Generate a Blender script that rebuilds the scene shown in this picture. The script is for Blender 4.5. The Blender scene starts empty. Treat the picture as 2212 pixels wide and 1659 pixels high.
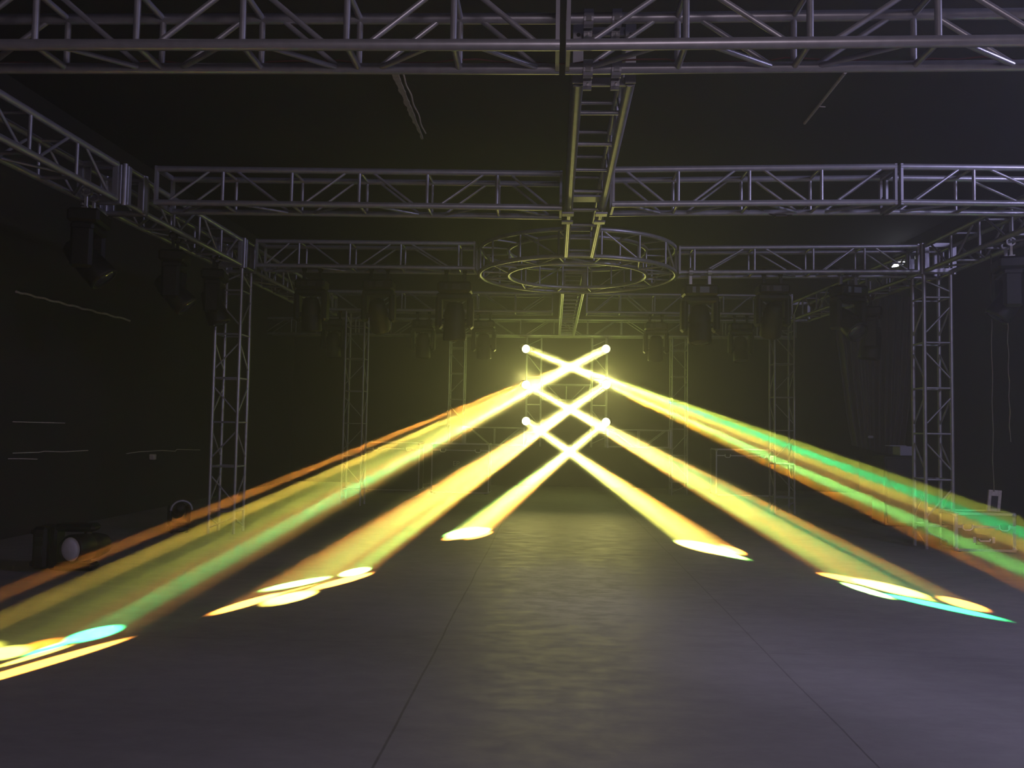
import bpy, math, random
from mathutils import Vector, Matrix
random.seed(7)
SC = bpy.context.scene
COL = SC.collection
W, H, F = 2212.0, 1659.0, 1800.0
CAMZ = 1.45
V = Vector
pi = math.pi

# ------------------------------------------------------------------ camera
d_axis = V((84.0, -95.5, -F)).normalized()            # where the hall's depth axis runs, in camera space
up_c = V((math.sin(0.014), math.cos(0.014), 0))
up_c = (up_c - d_axis * up_c.dot(d_axis)).normalized()
x_c = d_axis.cross(up_c).normalized()
C2W = Matrix((x_c, d_axis, up_c))                      # rows: world axes in camera space
CAM = V((0, 0, CAMZ))
cd = bpy.data.cameras.new('camera')
cam = bpy.data.objects.new('camera', cd); COL.objects.link(cam)
cd.sensor_fit = 'HORIZONTAL'; cd.sensor_width = 36.0; cd.lens = 36.0 * F / W
cd.clip_start = 0.05; cd.clip_end = 200
cam.matrix_world = Matrix.Translation(CAM) @ C2W.to_4x4()
SC.camera = cam

def ray(px, py):
    return (C2W @ V((px - W / 2, H / 2 - py, -F))).normalized()
def at_z(px, py, z):
    r = ray(px, py); return CAM + r * ((z - CAMZ) / r.z)
def at_y(px, py, y):
    r = ray(px, py); return CAM + r * (y / r.y)
def at_x(px, py, x):
    r = ray(px, py); return CAM + r * (x / r.x)

# ------------------------------------------------------------------ materials
def mat(name, color, rough=0.5, metal=0.0, noise=0.0, nscale=8.0, bump=0.0, emit=None, estr=0.0, spec=0.5):
    m = bpy.data.materials.new(name); m.use_nodes = True
    nt = m.node_tree; b = nt.nodes['Principled BSDF']
    b.inputs['Base Color'].default_value = (*color, 1)
    b.inputs['Roughness'].default_value = rough
    b.inputs['Metallic'].default_value = metal
    b.inputs['Specular IOR Level'].default_value = spec
    if noise or bump:
        tc = nt.nodes.new('ShaderNodeTexCoord')
        n = nt.nodes.new('ShaderNodeTexNoise'); n.inputs['Scale'].default_value = nscale
        n.inputs['Detail'].default_value = 5
        nt.links.new(tc.outputs['Object'], n.inputs['Vector'])
        if noise:
            mx = nt.nodes.new('ShaderNodeMix'); mx.data_type = 'RGBA'
            mx.inputs[6].default_value = (*[c * (1 - noise) for c in color], 1)
            mx.inputs[7].default_value = (*[min(1, c * (1 + noise)) for c in color], 1)
            nt.links.new(n.outputs['Fac'], mx.inputs[0])
            nt.links.new(mx.outputs[2], b.inputs['Base Color'])
        if bump:
            bp = nt.nodes.new('ShaderNodeBump'); bp.inputs['Strength'].default_value = bump
            bp.inputs['Distance'].default_value = 0.02
            nt.links.new(n.outputs['Fac'], bp.inputs['Height'])
            nt.links.new(bp.outputs['Normal'], b.inputs['Normal'])
    if emit:
        b.inputs['Emission Color'].default_value = (*emit, 1)
        b.inputs['Emission Strength'].default_value = estr
    return m

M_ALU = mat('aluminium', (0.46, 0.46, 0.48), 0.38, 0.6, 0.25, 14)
M_ALU_DARK = mat('dark_aluminium', (0.34, 0.34, 0.35), 0.46, 0.55, 0.3, 10)  # darker, rougher aluminium, mostly for the rear and right-hand trusses
M_PLATE = mat('plate_aluminium', (0.42, 0.42, 0.45), 0.42, 0.55, 0.2, 9)
M_BLACK = mat('black_plastic', (0.012, 0.012, 0.013), 0.42, 0.0, 0.3, 20)
M_BODY = mat('dark_housing', (0.007, 0.007, 0.0075), 0.5, 0.0, 0.3, 12, spec=0.25)
M_STEEL = mat('bright_clamp_metal', (0.6, 0.6, 0.6), 0.3, 0.9)
M_GLASS = mat('lens_glass', (0.03, 0.03, 0.035), 0.06, 0.0, spec=1.0)
M_RUBBER = mat('black_cable', (0.02, 0.012, 0.012), 0.55)
M_REDCABLE = mat('dull_red_cable', (0.16, 0.05, 0.05), 0.6)
M_WALL = mat('black_wall', (0.020, 0.019, 0.017), 0.9, 0.0, 0.35, 1.3, 0.2)
M_CEIL = mat('black_ceiling', (0.008, 0.008, 0.0085), 0.9, 0.0, 0.3, 1.1, 0.1)
M_CURTAIN = mat('grey_curtain', (0.12, 0.115, 0.11), 0.95, 0.0, 0.2, 5)
M_BLKCURTAIN = mat('black_curtain', (0.014, 0.014, 0.015), 0.95, 0.0, 0.3, 3)
M_ROPE = mat('brown_rope', (0.10, 0.085, 0.06), 0.9)
M_PALE = mat('pale_batten', (0.62, 0.56, 0.48), 0.8, 0.0, 0.4, 30)
M_CASE = mat('case_laminate', (0.02, 0.02, 0.022), 0.5, 0.0, 0.2, 15)
M_TRIM = mat('case_trim', (0.55, 0.55, 0.53), 0.38, 0.6)
M_CHROME = mat('chrome', (0.9, 0.9, 0.85), 0.28, 0.6)
M_PAPER = mat('pale_panel', (0.5, 0.5, 0.6), 0.6)
M_LEDOT = mat('small_led', (1, 1, 1), 0.3, emit=(1, 0.97, 0.9), estr=1.6)
M_DISPLAY = mat('display_grey', (0.16, 0.18, 0.23), 0.25)
M_WHITELENS = mat('glare_lens', (0.72, 0.70, 0.78), 0.22, 0.0, 0.2, 6)  # reflection of the cool light put into the glass as pale colour
M_YELLOWEDGE = mat('yellow_edge', (0.45, 0.40, 0.12), 0.4, 0.3)
M_LETTER = mat('pale_lettering', (0.35, 0.35, 0.33), 0.6)

def floor_material():
    m = bpy.data.materials.new('concrete_floor'); m.use_nodes = True
    nt = m.node_tree; N = nt.nodes; L = nt.links; b = N['Principled BSDF']
    tc = N.new('ShaderNodeTexCoord')
    mp = N.new('ShaderNodeMapping'); mp.inputs['Scale'].default_value = (0.55, 1.0, 1.0)
    L.new(tc.outputs['Object'], mp.inputs['Vector'])
    n1 = N.new('ShaderNodeTexNoise'); n1.inputs['Scale'].default_value = 0.55; n1.inputs['Detail'].default_value = 6
    n2 = N.new('ShaderNodeTexNoise'); n2.inputs['Scale'].default_value = 7.0; n2.inputs['Detail'].default_value = 9
    n2.inputs['Roughness'].default_value = 0.7
    n3 = N.new('ShaderNodeTexNoise'); n3.inputs['Scale'].default_value = 60; n3.inputs['Detail'].default_value = 3
    for n in (n1, n2, n3): L.new(mp.outputs[0], n.inputs['Vector'])
    def math_(op, a, bb, clamp=False):
        q = N.new('ShaderNodeMath'); q.operation = op; q.use_clamp = clamp
        for i, s in enumerate((a, bb)):
            if s is None: continue
            if isinstance(s, (int, float)): q.inputs[i].default_value = s
            else: L.new(s, q.inputs[i])
        return q.outputs[0]
    def ramp(s, a, bb, lo, hi):
        q = N.new('ShaderNodeMapRange'); q.interpolation_type = 'SMOOTHSTEP'
        L.new(s, q.inputs[0])
        for i, v in enumerate((a, bb, lo, hi)): q.inputs[1 + i].default_value = v
        return q.outputs[0]
    base = math_('ADD', ramp(n1.outputs['Fac'], 0.3, 0.7, 0.21, 0.29), math_('MULTIPLY', math_('SUBTRACT', n2.outputs['Fac'], 0.5), 0.10))
    # worn, scuffed patch mid-hall, with the lamps' reflection painted into its paler colour
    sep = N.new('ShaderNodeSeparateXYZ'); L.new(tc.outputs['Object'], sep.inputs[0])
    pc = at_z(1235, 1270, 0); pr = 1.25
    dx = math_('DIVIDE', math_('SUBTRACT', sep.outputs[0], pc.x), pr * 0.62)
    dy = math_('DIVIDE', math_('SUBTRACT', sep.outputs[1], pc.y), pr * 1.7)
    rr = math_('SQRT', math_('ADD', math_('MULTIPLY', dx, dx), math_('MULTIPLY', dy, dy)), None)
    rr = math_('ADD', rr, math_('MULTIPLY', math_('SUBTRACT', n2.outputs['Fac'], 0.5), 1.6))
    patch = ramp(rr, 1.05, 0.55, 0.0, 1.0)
    scuff_glare = math_('MULTIPLY', patch, ramp(n2.outputs['Fac'], 0.40, 0.62, 0.15, 1.0))
    base = math_('ADD', base, math_('MULTIPLY', scuff_glare, 0.16))
    # control joints / cracks
    def crack(pa, pb, width):
        a = at_z(*pa, 0); c = at_z(*pb, 0); t = (c - a); t.z = 0; t.normalize(); nrm = V((-t.y, t.x, 0))
        dd = math_('ADD', math_('ADD', math_('MULTIPLY', sep.outputs[0], nrm.x), math_('MULTIPLY', sep.outputs[1], nrm.y)), -nrm.dot(a))
        dd = math_('ADD', dd, math_('MULTIPLY', math_('SUBTRACT', n1.outputs['Fac'], 0.5), 0.05))
        return ramp(math_('ABSOLUTE', dd, None), width, width * 2.2, 0.0, 1.0)
    j = crack((1073, 1152), (905, 1470), 0.004)
    j = math_('MULTIPLY', j, crack((1515, 1267), (1659, 1414), 0.003))
    j = math_('MULTIPLY', j, ramp(crack((800, 1272), (1500, 1284), 0.003), 0, 1, 0.5, 1))
    j = math_('MULTIPLY', j, ramp(crack((800, 1388), (1400, 1404), 0.003), 0, 1, 0.5, 1))
    base = math_('MULTIPLY', base, math_('ADD', math_('MULTIPLY', j, 0.45), 0.55))
    cr = N.new('ShaderNodeCombineXYZ')
    L.new(base, cr.inputs[0]); L.new(math_('MULTIPLY', base, 0.965), cr.inputs[1]); L.new(math_('MULTIPLY', base, 0.93), cr.inputs[2])
    L.new(cr.outputs[0], b.inputs['Base Color'])
    L.new(math_('ADD', ramp(n2.outputs['Fac'], 0.3, 0.7, 0.62, 0.50), math_('MULTIPLY', scuff_glare, 0.05)), b.inputs['Roughness'])
    bp = N.new('ShaderNodeBump'); bp.inputs['Strength'].default_value = 0.10; bp.inputs['Distance'].default_value = 0.002
    hh = math_('ADD', n2.outputs['Fac'], math_('MULTIPLY', n3.outputs['Fac'], 0.25))
    L.new(hh, bp.inputs['Height']); L.new(bp.outputs['Normal'], b.inputs['Normal'])
    return m

# ------------------------------------------------------------------ mesh helpers
class MB:
    def __init__(s): s.v = []; s.f = []; s.sm = []
    def add(s, vs, fs, smooth=False):
        o = len(s.v); s.v += [V(v) for v in vs]
        for f in fs: s.f.append([o + i for i in f]); s.sm.append(smooth)
        return s
    def tube(s, a, b, r, n=10, r2=None):
        a = V(a); b = V(b); t = (b - a).normalized()
        u = t.cross(V((0, 0, 1)) if abs(t.z) < 0.9 else V((1, 0, 0))).normalized(); w = t.cross(u)
        r2 = r if r2 is None else r2
        vs = [a + (u * math.cos(k * 2 * pi / n) + w * math.sin(k * 2 * pi / n)) * r for k in range(n)]
        vs += [b + (u * math.cos(k * 2 * pi / n) + w * math.sin(k * 2 * pi / n)) * r2 for k in range(n)]
        s.add(vs, [(k, (k + 1) % n, n + (k + 1) % n, n + k) for k in range(n)], True)
        s.add(vs, [tuple(range(n - 1, -1, -1)), tuple(range(n, 2 * n))], False)
        return s
    def path(s, pts, r, n=8, closed=False):
        pts = [V(p) for p in pts]; m = len(pts); vs = []; pu = None
        for i, p in enumerate(pts):
            if closed: t = pts[(i + 1) % m] - pts[i - 1]
            else: t = pts[min(i + 1, m - 1)] - pts[max(i - 1, 0)]
            t.normalize()
            if pu is None: pu = t.cross(V((0, 0, 1)) if abs(t.z) < 0.9 else V((1, 0, 0))).normalized()
            u = (pu - t * pu.dot(t)).normalized(); pu = u; w = t.cross(u)
            vs += [p + (u * math.cos(k * 2 * pi / n) + w * math.sin(k * 2 * pi / n)) * r for k in range(n)]
        fs = []
        for i in range(m if closed else m - 1):
            j = (i + 1) % m
            fs += [(i * n + k, i * n + (k + 1) % n, j * n + (k + 1) % n, j * n + k) for k in range(n)]
        s.add(vs, fs, True)
        if not closed:
            s.add(vs[:n], [tuple(range(n - 1, -1, -1))]); s.add(vs[-n:], [tuple(range(n))])
        return s
    def box(s, c, d, ax=None, bev=0.0):
        c = V(c); ax = ax or (V((1, 0, 0)), V((0, 1, 0)), V((0, 0, 1)))
        hx, hy, hz = d[0] / 2, d[1] / 2, d[2] / 2
        b = min(bev, hx * 0.9, hy * 0.9, hz * 0.9)
        if b <= 0:
            pts = [(i * hx, j * hy, k * hz) for i in (-1, 1) for j in (-1, 1) for k in (-1, 1)]
            fs = [(0, 1, 3, 2), (4, 6, 7, 5), (0, 4, 5, 1), (2, 3, 7, 6), (0, 2, 6, 4), (1, 5, 7, 3)]
        else:                                           # chamfered box
            pts = []; idx = {}
            for i in (-1, 1):
                for j in (-1, 1):
                    for k in (-1, 1):
                        for a, p in enumerate(((i * hx, j * (hy - b), k * (hz - b)), (i * (hx - b), j * hy, k * (hz - b)), (i * (hx - b), j * (hy - b), k * hz))):
                            idx[(i, j, k, a)] = len(pts); pts.append(p)
            fs = []
            for i in (-1, 1):
                fs.append([idx[(i, j, k, 0)] for j, k in ((-1, -1), (1, -1), (1, 1), (-1, 1))][::i])
                fs.append([idx[(j, i, k, 1)] for j, k in ((-1, -1), (-1, 1), (1, 1), (1, -1))][::i])
                fs.append([idx[(j, k, i, 2)] for j, k in ((-1, -1), (1, -1), (1, 1), (-1, 1))][::i])
            for i in (-1, 1):
                for j in (-1, 1):
                    q = [idx[(i, j, -1, 0)], idx[(i, j, -1, 1)], idx[(i, j, 1, 1)], idx[(i, j, 1, 0)]]; fs.append(q if i * j > 0 else q[::-1])
                    q = [idx[(i, -1, j, 0)], idx[(i, -1, j, 2)], idx[(i, 1, j, 2)], idx[(i, 1, j, 0)]]; fs.append(q if i * j < 0 else q[::-1])
                    q = [idx[(-1, i, j, 1)], idx[(-1, i, j, 2)], idx[(1, i, j, 2)], idx[(1, i, j, 1)]]; fs.append(q if i * j > 0 else q[::-1])
                    for k in (-1, 1):
                        q = [idx[(i, j, k, 0)], idx[(i, j, k, 1)], idx[(i, j, k, 2)]]; fs.append(q if i * j * k > 0 else q[::-1])
        s.add([c + ax[0] * p[0] + ax[1] * p[1] + ax[2] * p[2] for p in pts], fs)
        return s
    def lathe(s, prof, n=24, c=(0, 0, 0), smooth=True):
        c = V(c); vs = []; m = len(prof)
        for r, z in prof: vs += [c + V((r * math.cos(k * 2 * pi / n), r * math.sin(k * 2 * pi / n), z)) for k in range(n)]
        fs = [(i * n + k, i * n + (k + 1) % n, (i + 1) * n + (k + 1) % n, (i + 1) * n + k) for i in range(m - 1) for k in range(n)]
        s.add(vs, fs, smooth)
        if prof[0][0] > 1e-5: s.add(vs[:n], [tuple(range(n - 1, -1, -1))])
        if prof[-1][0] > 1e-5: s.add(vs[-n:], [tuple(range(n))])
        return s
    def build(s, name, material, parent=None, loc=None, label=None):
        me = bpy.data.meshes.new(name); me.from_pydata([tuple(v) for v in s.v], [], s.f)
        me.polygons.foreach_set('use_smooth', s.sm); me.materials.append(material); me.update()
        o = bpy.data.objects.new(name, me); COL.objects.link(o)
        if parent: o.parent = parent
        if loc is not None: o.location = loc
        if label: o['label'] = label
        return o

def tag(o, label, cat, group=None, kind=None):
    o['label'] = label; o['category'] = cat
    if group: o['group'] = group
    if kind: o['kind'] = kind
    return o
def thing(name, label, cat, loc=(0, 0, 0), rz=0.0, group=None):
    o = bpy.data.objects.new(name, None); COL.objects.link(o)
    o.empty_display_size = 0.1; o.location = loc; o.rotation_euler = (0, 0, rz)
    return tag(o, label, cat, group)
def struct(name, mb, m, label=None):
    o = mb.build(name, m); o['kind'] = 'structure'
    if label: o['label'] = label
    return o
def copy_tree(o, parent=None):
    c = o.copy(); COL.objects.link(c)
    if parent: c.parent = parent
    for ch in list(o.children): copy_tree(ch, c)
    return c

# ------------------------------------------------------------------ the hall
XL, XR, YF, YB, ZC = -6.6, 7.6, -4.0, 21.0, 5.6
o = struct('floor', MB().box(((XL + XR) / 2, (YF + YB) / 2, -0.1), (XR - XL + 0.4, YB - YF + 0.4, 0.2)), floor_material(), 'grey concrete hall floor with fine cracks')
struct('ceiling', MB().box(((XL + XR) / 2, (YF + YB) / 2, ZC + 0.1), (XR - XL + 0.4, YB - YF + 0.4, 0.2)), M_CEIL)
struct('wall_left', MB().box((XL - 0.1, (YF + YB) / 2, ZC / 2), (0.2, YB - YF, ZC)), M_WALL)
struct('wall_right', MB().box((XR + 0.1, (YF + YB) / 2, ZC / 2), (0.2, YB - YF, ZC)), M_WALL)
struct('wall_back', MB().box(((XL + XR) / 2, YB + 0.1, ZC / 2), (XR - XL + 0.4, 0.2, ZC)), M_WALL)
struct('wall_front', MB().box(((XL + XR) / 2, YF - 0.1, ZC / 2), (XR - XL + 0.4, 0.2, ZC)), M_WALL)

# ------------------------------------------------------------------ trusses
ZT = CAMZ + 2.09                                        # height of the bottom chords
def truss(name, label, A, B, lat, h, nodes, cr=0.03, br=0.016, up=V((0, 0, 1)), group=None, flip=0, ends=(1, 1), cat='truss', m=None, diag=True, hdiag=True, base=False):
    """A, B: ends of the near bottom chord; lat: vector to the far chord; nodes: fractions 0..1 of the struts"""
    m = m or M_ALU
    A = V(A); B = V(B); lat = V(lat); upv = up * h; ax = B - A
    t = thing(name, label, cat, A, 0, group)
    O = {(0, 0): V((0, 0, 0)), (1, 0): lat, (0, 1): upv, (1, 1): lat + upv}
    for k in O: MB().tube(O[k], O[k] + ax, cr, 14).build('chord', m, t)
    faces = [((0, 0), (0, 1)), ((1, 0), (1, 1)), ((0, 0), (1, 0)), ((0, 1), (1, 1))]
    td = ax.normalized(); gap = cr * 1.5
    for f in nodes:
        for p, q in faces:
            MB().tube(O[p] + ax * f, O[q] + ax * f, br, 9).build('strut', m, t)
    full = [0.0] + [f for f in nodes if 0.02 < f < 0.98] + [1.0]
    if diag:
        for i in range(len(full) - 1):
            a, b = full[i], full[i + 1]
            L = ax.length
            if (b - a) * L < 0.25: continue
            off = min(0.11, (b - a) * L * 0.25) / L
            for fi, (p, q) in enumerate(faces):
                if fi >= 2 and not hdiag: continue
                if fi == 3: continue
                s = (i + flip + (1 if fi >= 2 else 0)) % 2
                pp, qq = (p, q) if s else (q, p)
                MB().tube(O[pp] + ax * (a + off), O[qq] + ax * (b - off), br * 0.85, 8).build('diagonal', m, t)
    for e, f in zip(ends, (0.0, 1.0)):
        if not e: continue
        mb = MB(); sgn = 1 if f == 0 else -1; c0 = ax * f + td * (0.012 * sgn)
        lu = lat.normalized(); uu = up
        for lv in (0, 1):                                # end frame of four flat bars
            mb.box(c0 + lat * lv + upv * 0.5, (0.05, h + 0.05, 0.022), (lu, uu, td))
            mb.box(c0 + lat * 0.5 + upv * lv, (lat.length, 0.05, 0.022), (lu, uu, td))
        mb.build('end_frame', M_PLATE, t)
    if base:
        MB().box(lat / 2 + upv / 2 + V((0, 0, 0.015)), (0.6, 0.6, 0.03), bev=0.006).build('base_plate', M_BODY, t)
    return t
def px_nodes(A, B, pxs, py):
    """fractions along A-B of the columns of pixels pxs"""
    out = []
    for x in pxs:
        r = ray(x, py); ab = B - A
        # plane through the camera spanned by this ray and world up
        n = r.cross(V((0, 0, 1))); den = ab.dot(n)
        out.append((CAM - A).dot(n) / den)
    return out
def ext(A, B, X):
    return A + (B - A) * ((X - A.x) / (B.x - A.x))

XLI, XRI = -4.12, 4.76
# front cross truss, two modules
a = at_z(300, 97, ZT); b = at_z(1209, 97, ZT); a0 = ext(a, b, XLI + 0.05)
nd = px_nodes(a0, b, (-381, -153, 75, 294, 523, 748, 979), 97)
latY = V((0, 0.305, 0))
truss('box_truss', 'long silver box truss across the top, left of the ladder truss', a0, b, latY, 0.30, nd, 0.032, 0.019, group=None, flip=0, ends=(0, 1))
a = at_z(1223, 97, ZT); b = at_z(2212, 88, ZT); b0 = ext(a, b, 5.1)
nd = px_nodes(a, b0, (1482, 1750, 2027, 2310, 2600), 92)
truss('box_truss', 'blue-lit silver box truss across the top, right of the ladder truss', a, b0, latY, 0.30, nd, 0.032, 0.019, flip=1, ends=(1, 0))
# middle cross truss
lat33 = V((0, 0.34, 0))
a = at_z(334, 437, ZT); b = at_z(1214, 448.5, ZT)
truss('box_truss', 'silver box truss of the middle row, between corner block and ladder truss', a, b, lat33, 0.325, px_nodes(a, b, (480, 629, 775, 922, 1073), 440), 0.029, 0.016, flip=1, hdiag=True)
MIDL = a
a = at_z(1322, 441, ZT); b = at_z(1937, 437, ZT)
truss('box_truss', 'silver box truss of the middle row, right of the ladder truss', a, b, lat33, 0.325, px_nodes(a, b, (1465, 1619, 1775), 438), 0.029, 0.016, flip=0)
a = at_z(1944, 437, ZT); b = ext(a, at_z(2212, 440, ZT), 4.72)
truss('box_truss', 'short end module of the middle row, past the dark gap at right', a, b, lat33, 0.325, px_nodes(a, b, (2104,), 438), 0.029, 0.016, flip=1)
# far cross truss either side of the ring
a = at_z(552, 573, ZT); b = at_z(1026, 579, ZT); FARL = a
truss('box_truss', 'far box truss between the left tower and the ring truss', a, b, lat33, 0.325, px_nodes(a, b, (645, 755, 865, 990), 575), 0.028, 0.015, flip=1)
a = at_z(1466, 588, ZT); b = at_z(1985, 586, ZT); FARR = b
truss('box_truss', 'far box truss between the ring truss and the right tower', a, b, lat33, 0.325, px_nodes(a, b, (1500, 1630, 1757, 1868), 587), 0.028, 0.015, flip=0)
# second far row and last row
a = at_z(706, 668, ZT); b = at_z(1712, 679, ZT)
Y2 = (a.y + b.y) / 2
m1 = a.lerp(b, (1200 - 706) / 1006); m2 = a.lerp(b, (1272 - 706) / 1006)
truss('box_truss', 'dim box truss of the row behind the ring, left of the ladder truss', a, m1, V((0, 0.33, 0)), 0.33, [i / 6 for i in range(1, 6)], 0.027, 0.014, m=M_ALU_DARK)
truss('box_truss', 'dim box truss of the row behind the ring, right of the ladder truss', m2, b, V((0, 0.33, 0)), 0.33, [i / 6 for i in range(1, 6)], 0.027, 0.014, m=M_ALU_DARK, flip=1)
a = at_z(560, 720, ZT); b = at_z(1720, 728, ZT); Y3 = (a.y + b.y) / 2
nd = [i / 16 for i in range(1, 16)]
truss('box_truss', 'faint rearmost box truss just above the glowing lamps', a, b, V((0, 0.34, 0)), 0.36, nd, 0.026, 0.013, m=M_ALU_DARK, flip=1)
# side trusses, running away from the camera
XLI, XRI = -4.12, 4.76
a = V((XLI, 3.0, ZT)); b = V((XLI, 7.55, ZT))
truss('box_truss', 'box truss along the left side, nearer run, top left edge', a, b, V((-0.34, 0, 0)), 0.325, [i / 7 for i in range(1, 7)], 0.03, 0.016, ends=(0, 1))
a = V((XLI, 8.12, ZT)); b = V((XLI, FARL.y - 0.06, ZT))
truss('box_truss', 'box truss along the left side, from middle row to left tower', a, b, V((-0.34, 0, 0)), 0.325, [i / 4 for i in range(1, 4)], 0.03, 0.016)
a = V((XLI, FARL.y + 0.45, ZT)); b = V((XLI, 15.6, ZT))
truss('box_truss', 'dark box truss along the left side behind the left tower', a, b, V((-0.34, 0, 0)), 0.325, [i / 7 for i in range(1, 7)], 0.028, 0.015, m=M_ALU_DARK)
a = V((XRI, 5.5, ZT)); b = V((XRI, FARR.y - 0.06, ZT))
truss('box_truss', 'box truss along the right side, running to the right tower', a, b, V((0.34, 0, 0)), 0.325, [i / 8 for i in range(1, 8)], 0.03, 0.016, m=M_ALU_DARK)
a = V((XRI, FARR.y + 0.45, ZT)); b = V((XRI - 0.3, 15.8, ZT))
truss('box_truss', 'dark box truss along the right side behind the right tower', a, b, V((0.34, 0, 0)), 0.325, [i / 7 for i in range(1, 7)], 0.028, 0.015, m=M_ALU_DARK)

# corner blocks
def corner(label, c, s=0.40):
    t = thing('corner_block', label, 'truss corner', c, 0, 'truss corner blocks')
    h = s / 2
    for i in (-1, 1):
        for j in (-1, 1):
            MB().tube((i * h, j * h, -h), (i * h, j * h, h), 0.026, 10).build('post', M_ALU, t)
    for k in (-1, 1):
        mb = MB()
        for i in (-1, 1):
            mb.tube((i * h, -h, k * h * 0.86), (i * h, h, k * h * 0.86), 0.024, 10); mb.tube((-h, i * h, k * h * 0.86), (h, i * h, k * h * 0.86), 0.024, 10)
        mb.build('frame', M_ALU, t)
    for i in (-1, 1):
        for j in (-1, 1):
            MB().box((i * (h + 0.018), j * (h - 0.05), 0), (0.02, 0.06, s * 0.95), bev=0.004).build('plate', M_PLATE, t)
            MB().box((j * (h - 0.05), i * (h + 0.018), 0), (0.06, 0.02, s * 0.95), bev=0.004).build('plate', M_PLATE, t)
    return t
corner('corner block where middle row meets the left side truss', (XLI - 0.17, MIDL.y + 0.17, ZT + 0.16))
corner('corner block on top of the left tower', (XLI - 0.17, FARL.y + 0.19, ZT + 0.16))
corner('corner block on top of the right tower', (XRI + 0.17, FARR.y + 0.19, ZT + 0.16))

# ladder truss down the middle
LA = at_z(1248, 176, ZT); LB = at_z(1361, 176, ZT)
lw = LB.x - LA.x
LX0 = LA.x
RINGC = V((at_y(1246, 590, 11.35).x, 11.35, ZT)); RO, RI = 1.33, 0.94
ladder_end = at_z(1222, 552, ZT)
a = V((LX0, LA.y, ZT)); b = V((LX0 + 0.02, RINGC.y - RO - 0.05, ZT))
nd = [(i * 0.61 + 0.50) / (b.y - a.y) for i in range(0, 16)]
nd = [n for n in nd if n < 0.97]
truss('ladder_truss', 'yellow-lit ladder truss running back from the front truss to the ring', a, b, V((lw, 0, 0)), 0.31, nd, 0.034, 0.015, ends=(1, 1), hdiag=False)
a = V((LX0 + 0.02, RINGC.y + RO + 0.05, ZT)); b = V((LX0 + 0.03, Y3 - 0.2, ZT))
nd = [(i * 0.42 + 0.3) / (b.y - a.y) for i in range(0, 20)]
nd = [n for n in nd if n < 0.97]
truss('ladder_truss', 'glowing ladder truss behind the ring, above the lamps', a, b, V((lw, 0, 0)), 0.31, nd, 0.028, 0.014, hdiag=False)
# plates bolted where the ladder crosses the middle row
YM = at_z(1214, 448.5, ZT).y
t = thing('crossing_bracket', 'square bracket plates gripping the ladder truss at the middle row', 'bracket', (LX0 + lw / 2, YM + 0.17, ZT - 0.05))
for sx in (-1, 1):
    MB().box((sx * lw / 2, -0.17, -0.012), (0.115, 0.11, 0.02), bev=0.004).build('plate', M_PLATE, t)
    MB().box((sx * lw / 2, 0.14, -0.012), (0.115, 0.10, 0.02), bev=0.004).build('plate', M_PLATE, t)
MB().box((0, -0.30, 0.10), (lw - 0.04, 0.19, 0.015), bev=0.003).build('gusset', M_PLATE, t)

# coupler clamps that hang the ladder from the front truss
fa = at_z(1223, 97, ZT); fy = fa.y + 0.305
def coupler(label, x, z, m=M_PLATE):
    t = thing('truss_coupler', label, 'clamp', (x, fy, z), 0, 'couplers at the front truss')
    mb = MB()
    for k in range(14):
        a0_, a1_ = 2 * pi * k / 14, 2 * pi * (k + 1) / 14
        mb.box((0, math.cos(a0_) * 0.043, math.sin(a0_) * 0.043), (0.055, 0.016, 0.022), (V((1, 0, 0)), V((0, math.cos(a0_), math.sin(a0_))), V((0, -math.sin(a0_), math.cos(a0_)))))
    mb.build('collar', m, t)
    mb = MB()
    for k in range(12):
        a0_ = 2 * pi * k / 12
        mb.box((0, 0.10 + math.cos(a0_) * 0.034, -0.045 + math.sin(a0_) * 0.034), (0.05, 0.014, 0.02), (V((1, 0, 0)), V((0, math.cos(a0_), math.sin(a0_))), V((0, -math.sin(a0_), math.cos(a0_)))))
    mb.build('swivel_jaw', m, t)
    MB().tube((0, 0.03, -0.075), (0, -0.03, -0.105), 0.007, 8).build('bolt', M_STEEL, t)
    MB().box((0, -0.045, -0.02), (0.03, 0.018, 0.03)).build('nut', M_STEEL, t)
for nm, xx in (('left', at_y(1270, 150, fy).x), ('right', at_y(1331, 150, fy).x)):
    coupler('upper %s coupler fixing the ladder truss to the front truss' % nm, xx, ZT + 0.30)
    coupler('lower %s coupler fixing the ladder truss to the front truss' % nm, xx, ZT)
for i, (xx, nm) in enumerate(((LX0, 'left'), (LX0 + lw, 'right'))):
    mb = MB().box((0, 0, 0.155), (0.062, 0.012, 0.36))
    tt = thing('bolt_plate', 'flat drilled plate at the %s end of the ladder truss' % nm, 'plate', (xx, LA.y - 0.03, ZT), 0, 'drilled plates')
    mb.build('plate', M_PLATE, tt)
    for zz in (0.06, 0.27):
        MB().tube((0, -0.008, zz), (0, 0.002, zz), 0.012, 12).build('hole', M_BLACK, tt)

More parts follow.
